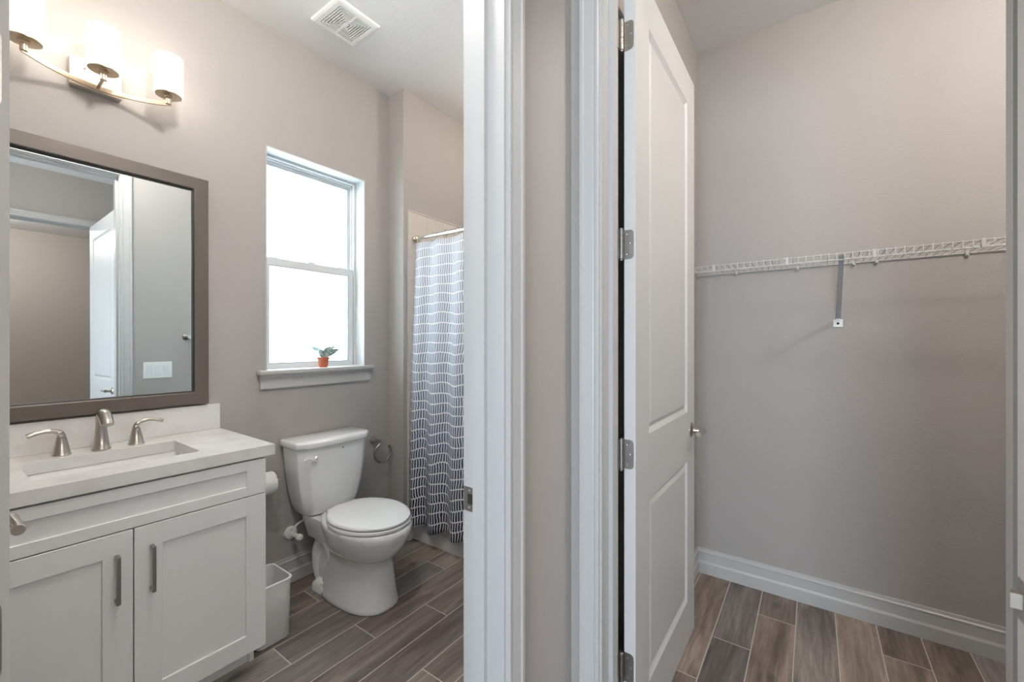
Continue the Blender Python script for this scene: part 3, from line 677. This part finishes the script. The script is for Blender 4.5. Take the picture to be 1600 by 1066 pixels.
# ------------------------------------------------------------------ bin, rolls, ring
bn = thing('waste_bin', (-1.94, .860, .0008), 'small open white waste bin between vanity and toilet', 'bin'); 
g = G(); g.loft([rrect(-.083, .083, -.066, .066, 0, .026), rrect(-.090, .090, -.071, .071, .006, .030), rrect(-.094, .094, -.074, .074, .252, .028), rrect(-.096, .096, -.076, .076, .253, .029), rrect(-.096, .096, -.076, .076, .259, .029), rrect(-.090, .090, -.070, .070, .259, .026), rrect(-.081, .081, -.064, .064, .008, .026)])
g.build('bin_shell', M['bin'], bn, 50)
g = G(); g.loft([rrect(-.0965, .0965, -.0765, .0765, .2535, .029), rrect(-.0985, .0985, -.0785, .0785, .2555, .030), rrect(-.0965, .0965, -.0765, .0765, .2595, .029)], cap0=False, cap1=False); g.build('bin_rim', M['bin'], bn, 50)

th_ = thing('toilet_paper_holder', (XW, 1.012, .588), 'nickel wall post holding the paper roll beside the vanity', 'holder')
g = G(); g.box(.0005, .010, .010, .050, -.022, .022, .002); g.lathe([(.014, .010), (.008, .020), (.0075, .082)], (0, .030, 0), (1, 0, 0), 18); g.build('wall_post', M['nickel'], th_, 40)
g = G(); g.tube([(.078, .036, 0), (.078, -.11, 0), (.080, -.118, .003)], [.0075, .0075, .008], 14); g.build('arm', M['nickel'], th_, 40)
rl = thing('toilet_paper_roll', (XW + .078, .958, .583), 'white toilet paper roll on the holder past the vanity side', 'paper roll')
g = G(); g.lathe([(.019, -.052), (.052, -.052), (.0535, -.050), (.0535, .050), (.052, .052), (.019, .052), (.019, -.052)], (0, 0, 0), (0, 1, 0), 40, False, False); g.build('paper', M['paper'], rl, 50)
g = G(); g.lathe([(.0185, -.0522), (.0190, .0522), (.0165, .0522), (.0165, -.0522)], (0, 0, 0), (0, 1, 0), 24, False, False); g.build('cardboard_core', mat('cardboard', (.38, .29, .2), .9), rl, 50)

tg = thing('towel_ring', (XW, 1.650, .660), 'brushed nickel open towel ring on the wall beyond the toilet tank', 'towel ring')
g = G(); q = .021
g.loft([[Vector((x, y * s_, z * s_)) for y, z in ((0, -1.25 * q), (1.25 * q, 0), (0, 1.25 * q), (-1.25 * q, 0))] for x, s_ in ((.0005, 1), (.010, 1), (.028, .62), (.046, .45))]); g.build('wall_mount', M['nickel_dk'], tg)
pts = [(.040, 0.0, .004), (.052, .024, -.002), (.052, .018, -.020)]
for i in range(0, 29):
    a = math.radians(140 + i * 9.2); pts.append((.052, .038 + .060 * math.cos(a), -.080 + .060 * math.sin(a)))
g = G(); g.tube(spline(pts, 3), .0078, 12); g.build('open_ring', M['nickel_dk'], tg, 50)

# ------------------------------------------------------------------ tub, tile, rod, curtain
tb = thing('bathtub', (-1.41, 2.26, 0.0008), 'white alcove bathtub behind the shower curtain', 'bathtub')
x0, x1, y0, y1 = -2.112 + 1.41, -.703 + 1.41, 1.868 - 2.26, 2.632 - 2.26
g = G()
g.loft([rrect(x0, x1, y0, y1, .0, .006), rrect(x0, x1, y0, y1, .36, .006), rrect(x0, x1, y0 + .004, y1, .372, .006), rrect(x0 + .09, x1 - .08, y0 + .075, y1 - .06, .374, .10), rrect(x0 + .12, x1 - .11, y0 + .10, y1 - .09, .30, .11), rrect(x0 + .20, x1 - .20, y0 + .14, y1 - .13, .06, .12)], cap0=False)
g.build('tub_shell', M['tub'], tb, 40)
g = G()   # raised skirt border on the apron, sloped panel above the toe band
pf = [(y0 + .001, .0), (y0 - .018, .0), (y0 - .018, .080), (y0 - .010, .094), (y0 - .0015, .100), (y0 + .001, .100)]
g.loft([[Vector((x, y, z)) for y, z in pf] for x in (x0, x1)])
for xa in (x0, x1 - .045): g.box(xa, xa + .045, y0 - .012, y0 + .001, .09, .34, .003)
g.build('apron_border', M['tub'], tb, 30)
g = G(); TZ = 2.125
g.box(-2.1245, -2.1145, 1.815, 2.6445, .0008, TZ); g.box(-2.1145, -.701, 2.6345, 2.6445, .374, TZ); g.box(-.701, -.6905, 1.815, 2.6445, .374, TZ)
struct(g, 'trim_4', M['tile'], 'pale tile surround lining the shower alcove', 'tile')
g = G(); g.box(-2.1250, -2.1110, 1.806, 1.815, .0008, TZ + .008, .002); g.box(-2.1250, -2.1110, 1.815, 2.63, TZ, TZ + .008, .002)
struct(g, 'trim_5', M['tile'], 'pale bullnose edge strip around the shower tile', 'tile trim')
RY, RZ = 1.858, 1.952
rd = thing('shower_curtain_rod', (-2.112, RY, RZ), 'silver shower curtain rod across the tub alcove', 'curtain rod')
g = G(); g.cyl((.02, 0, 0), (.27, 0, 0), .0125, seg=20); g.cyl((.27, 0, 0), (1.385, 0, 0), .0145, seg=20); g.build('rod', M['chrome'], rd, 30)
for xx, d in ((.0005, 1), (1.4085, -1)):
    g = G(); g.lathe([(.020, 0), (.020, .012), (.016, .016), (.019, .020), (.019, .034), (.013, .040)], (xx, 0, 0), (d, 0, 0), 20); e = g.build('rod_end', M['gold'], rd, 30)
cr_ = thing('shower_curtain', (-2.10, RY, RZ), 'shower curtain with white brick-line pattern fading from pale grey to navy', 'curtain')
bm = bmesh.new(); uvl = bm.loops.layers.uv.new('UVMap'); NX, NZ = 420, 60; Lx = 1.30
def cpt(i, j):
    u = i / NX; t = j / NZ   # t: 0 top, 1 bottom
    x = .0 + Lx * u * (1 - .0) - .012 * t * (1 - u)
    amp = .013 + .010 * t; ph = u * 2 * PI * 7.4 + .6 * math.sin(u * 9) + 2.2
    y = -.012 - .052 * min(1, t * 1.4) + amp * math.sin(ph) + .10 * amp * math.sin(1.7 * ph + 1.2 + t)
    z = -.030 - 1.80 * t + .010 * t * math.sin(ph + .6) - (.006 * abs(math.sin(u * PI * 12)) if t < .02 else 0)
    return Vector((x, y, z))
rows = [[bm.verts.new(cpt(i, j)) for i in range(NX + 1)] for j in range(NZ + 1)]
arc = [0.0]
for i in range(NX): arc.append(arc[-1] + (cpt(i + 1, 45) - cpt(i, 45)).length)
for j in range(NZ):
    for i in range(NX):
        f = bm.faces.new((rows[j][i], rows[j + 1][i], rows[j + 1][i + 1], rows[j][i + 1])); f.smooth = True
        for lp, (a, b) in zip(f.loops, ((i, j), (i, j + 1), (i + 1, j + 1), (i + 1, j))): lp[uvl].uv = (arc[a], 1.80 * (1 - b / NZ))
me = bpy.data.meshes.new('curtain_fabric'); bm.to_mesh(me); bm.free(); me.materials.append(M['curtain'])
cf = bpy.data.objects.new('curtain_fabric', me); COL.objects.link(cf); cf.parent = cr_
so_ = cf.modifiers.new('thickness', 'SOLIDIFY'); so_.thickness = .0012
for i in range(12):
    g = G(); c = cpt(int((i + .5) / 12 * NX), 0); pts = []
    for k in range(17):
        a = 2 * PI * k / 16; pts.append((c.x, .0185 * math.sin(a) + (c.y * (.5 - .5 * math.cos(a)) * .9 if True else 0), -.008 + .0265 * math.cos(a) ))
    g.tube(pts, .0014, 6); g.build('curtain_ring', M['chrome'], cr_, 60)

# ------------------------------------------------------------------ ceiling fan grille
ev = thing('exhaust_fan_vent', (-1.917, 1.235, CE), 'square white ceiling vent with concentric slots in the bathroom', 'vent')
g = G(); hw = .118
def sq(r, z): return [Vector((r, r, z)), Vector((-r, r, z)), Vector((-r, -r, z)), Vector((r, -r, z))]
g.loft([sq(hw, -.0005), sq(hw - .002, -.012), sq(hw - .012, -.016), sq(.086, -.016), sq(.086, -.006)], cap0=False, cap1=False); g.build('vent_cover', M['plastic'], ev)
g = G(); g.box(-.087, .087, -.087, .087, -.008, -.0055); g.build('vent_recess', M['dark_open'], ev)
for k in range(7):
    r = .082 - k * .0115
    g = G()
    if k < 6:
        g.loft([sq(r, -.0082), sq(r, -.016), sq(r - .0060, -.016), sq(r - .0060, -.0082)], cap0=False, cap1=False)
    else: g.box(-r, r, -r, r, -.016, -.0082)
    g.build('vent_slat', M['plastic'], ev)
g = G(); g.box(-.086, .086, -.006, .006, -.0158, -.0082); g.build('vent_rib', M['plastic'], ev)

# ------------------------------------------------------------------ mirror-side wall fittings (seen in the mirror)
sw = thing('light_switch', (XB, .967, 1.100), 'white three-rocker switch plate reflected in the mirror', 'light switch')
g = G(); g.box(-.006, -.0005, -.082, .082, -.058, .058, .002); g.build('switch_plate', M['plastic'], sw)
for dy in (-.046, 0, .046):
    g = G(); g.loft([[Vector((x, y, z)) for y, z in ((dy - .0165, -.033), (dy + .0165, -.033), (dy + .0165, .033), (dy - .0165, .033))] for x in (-.006, -.0065)])
    g.loft([[Vector((-.006, dy - .015, -.031)), Vector((-.006, dy + .015, -.031)), Vector((-.006, dy + .015, .031)), Vector((-.006, dy - .015, .031))],
            [Vector((-.0105, dy - .015, -.031)), Vector((-.0105, dy + .015, -.031)), Vector((-.0075, dy + .015, .031)), Vector((-.0075, dy - .015, .031))]])
    g.build('rocker', M['vinyl'], sw)
tw = thing('towel_bar', (XB, 1.135, 1.338), 'nickel towel bar post reflected at the edge of the mirror', 'towel bar')
for y in (0, .60):
    g = G(); g.lathe([(.024, 0.0005), (.024, .006), (.016, .012), (.009, .016), (.009, .062), (.011, .070)], (0, y, 0), (-1, 0, 0), 24); g.build('post', M['nickel_dk'], tw, 40)
g = G(); g.cyl((-.060, -.012, 0), (-.060, .612, 0), .0075, seg=18); g.build('bar', M['nickel_dk'], tw, 40)

# ------------------------------------------------------------------ wire shelf
SZ, SY0, SY1, SX0, SX1 = 1.653, 2.214, 2.514, -.528, 1.298
sh = thing('wire_shelf', (.385, YB, SZ), 'white ventilated wire shelf across the closet back wall', 'shelf'); so2 = tuple(sh.location)
def rod(g, p0, p1, r, seg=6): g.cyl(p0, p1, r, seg=seg)
g = G(so2); n = int((SX1 - SX0) / .0262)
for i in range(n + 1):
    x = SX0 + .006 + i * .0262
    g.tube([(x, SY1, SZ), (x, SY0 + .002, SZ), (x, SY0 - .001, SZ - .002), (x, SY0 - .001, SZ - .030)], .00135, 5)
g.build('cross_wires', M['wire'], sh, 60)
g = G(so2)
for (y, z) in ((SY1, SZ - .003), (SY0 + .15, SZ - .003)): rod(g, (SX0, y, z), (SX1, y, z), .0024, 8)
g.build('long_rod', M['wire'], sh, 60)
g = G(so2); rod(g, (SX0, SY0 + .001, SZ - .004), (SX1, SY0 + .001, SZ - .004), .0024, 8); rod(g, (SX0, SY0 + .001, SZ - .030), (SX1, SY0 + .001, SZ - .030), .0024, 8)
g.build('front_lip', M['wire'], sh, 60)
for x in (-.388, -.093, .201, .499, .797, 1.09):
    g = G(so2); g.box(x - .006, x + .006, SY0 - .0045, SY0 + .004, SZ - .032, SZ + .001, .001); g.build('lip_clip', M['wire'], sh)
for x in (-.33, -.06, .155, .235, .52, .80):
    g = G(so2); g.box(x - .006, x + .006, SY1 - .006, YB - .0005, SZ - .016, SZ + .003, .002); g.lathe([(.004, 0), (.003, .003)], (x, SY1 - .006, SZ - .010), (0, -1, 0), 10); g.build('wall_clip', M['wire'], sh)
g = G(so2); xb = .097; p0 = Vector((xb, SY0 + .004, SZ - .010)); p1 = Vector((xb, YB - .012, 1.388)); d = (p1 - p0).normalized(); nn = Vector((0, -d.z, d.y))
prof = [(-.0095, 0), (-.0095, .006), (-.0075, .006), (-.0075, .002), (.0075, .002), (.0075, .006), (.0095, .006), (.0095, 0)]
g.loft([[p + Vector((a, 0, 0)) + nn * b for a, b in prof] for p in (p0, p1)])
br = g.build('support_brace', M['brack'], sh); br['label'] = 'grey diagonal brace'
g = G(so2); g.box(xb - .018, xb + .018, YB - .004, YB - .0005, 1.352, 1.388, .001); g.box(xb - .009, xb + .009, YB - .016, YB - .003, 1.384, 1.392, .001)
fp = g.build('brace_foot', M['plastic'], br)
g = G(so2); g.lathe([(.0055, 0), (.0045, .003)], (xb, YB - .004, 1.369), (0, -1, 0), 12); g.build('screw', M['dark'], br)

# ------------------------------------------------------------------ ceiling lights out of view (closet, bathroom and bedroom ones added as fill)
def ceil_light(x, y, r, p, color, label):
    t = thing('ceiling_light', (x, y, CE), label, 'ceiling light')
    g = G(); g.lathe([(r + .02, -.0005), (r + .02, -.018), (r + .006, -.030), (r, -.030)], (0, 0, 0), seg=40, cap0=False, cap1=False); g.build('light_rim', M['plastic'], t, 40)
    g = G(); g.lathe([(r, 0), (r * .97, -.012), (r * .7, -.022), (0.001, -.026)], (0, 0, -.028), seg=40, cap0=False); g.build('light_diffuser', M['disc'], t, 40)
    l = bpy.data.lights.new('ceiling_lamp', 'POINT'); l.shadow_soft_size = r * .6; l.energy = p; l.color = color
    o = bpy.data.objects.new('ceiling_lamp', l); COL.objects.link(o); o.location = (x, y, CE - .06 - r * .6)
ceil_light(.30, .50, .085, P_VEST, (1.0, .86, .72), 'round lit ceiling light of the vestibule outside the closet door')
ceil_light(.85, 1.46, .14, P_CLO, (1.0, .94, .88), 'round lit ceiling light added as fill inside the closet')  # made-up lamp, soft fill for the closet walls
ceil_light(-1.35, 2.25, .10, P_SHO, (1.0, .86, .72), 'round lit ceiling light over the bathtub')
ceil_light(-1.12, .50, .12, P_BATH, (1.0, .955, .91), 'round lit ceiling light added as fill over the middle of the bathroom')  # added lamp, lifts the toilet and cabinet fronts
ceil_light(3.0, .3, .14, P_ROOM, (1.0, .93, .86), 'round lit ceiling light added to brighten the bedroom beyond the entry door')  # added lamp, brightens the bedroom in the mirror
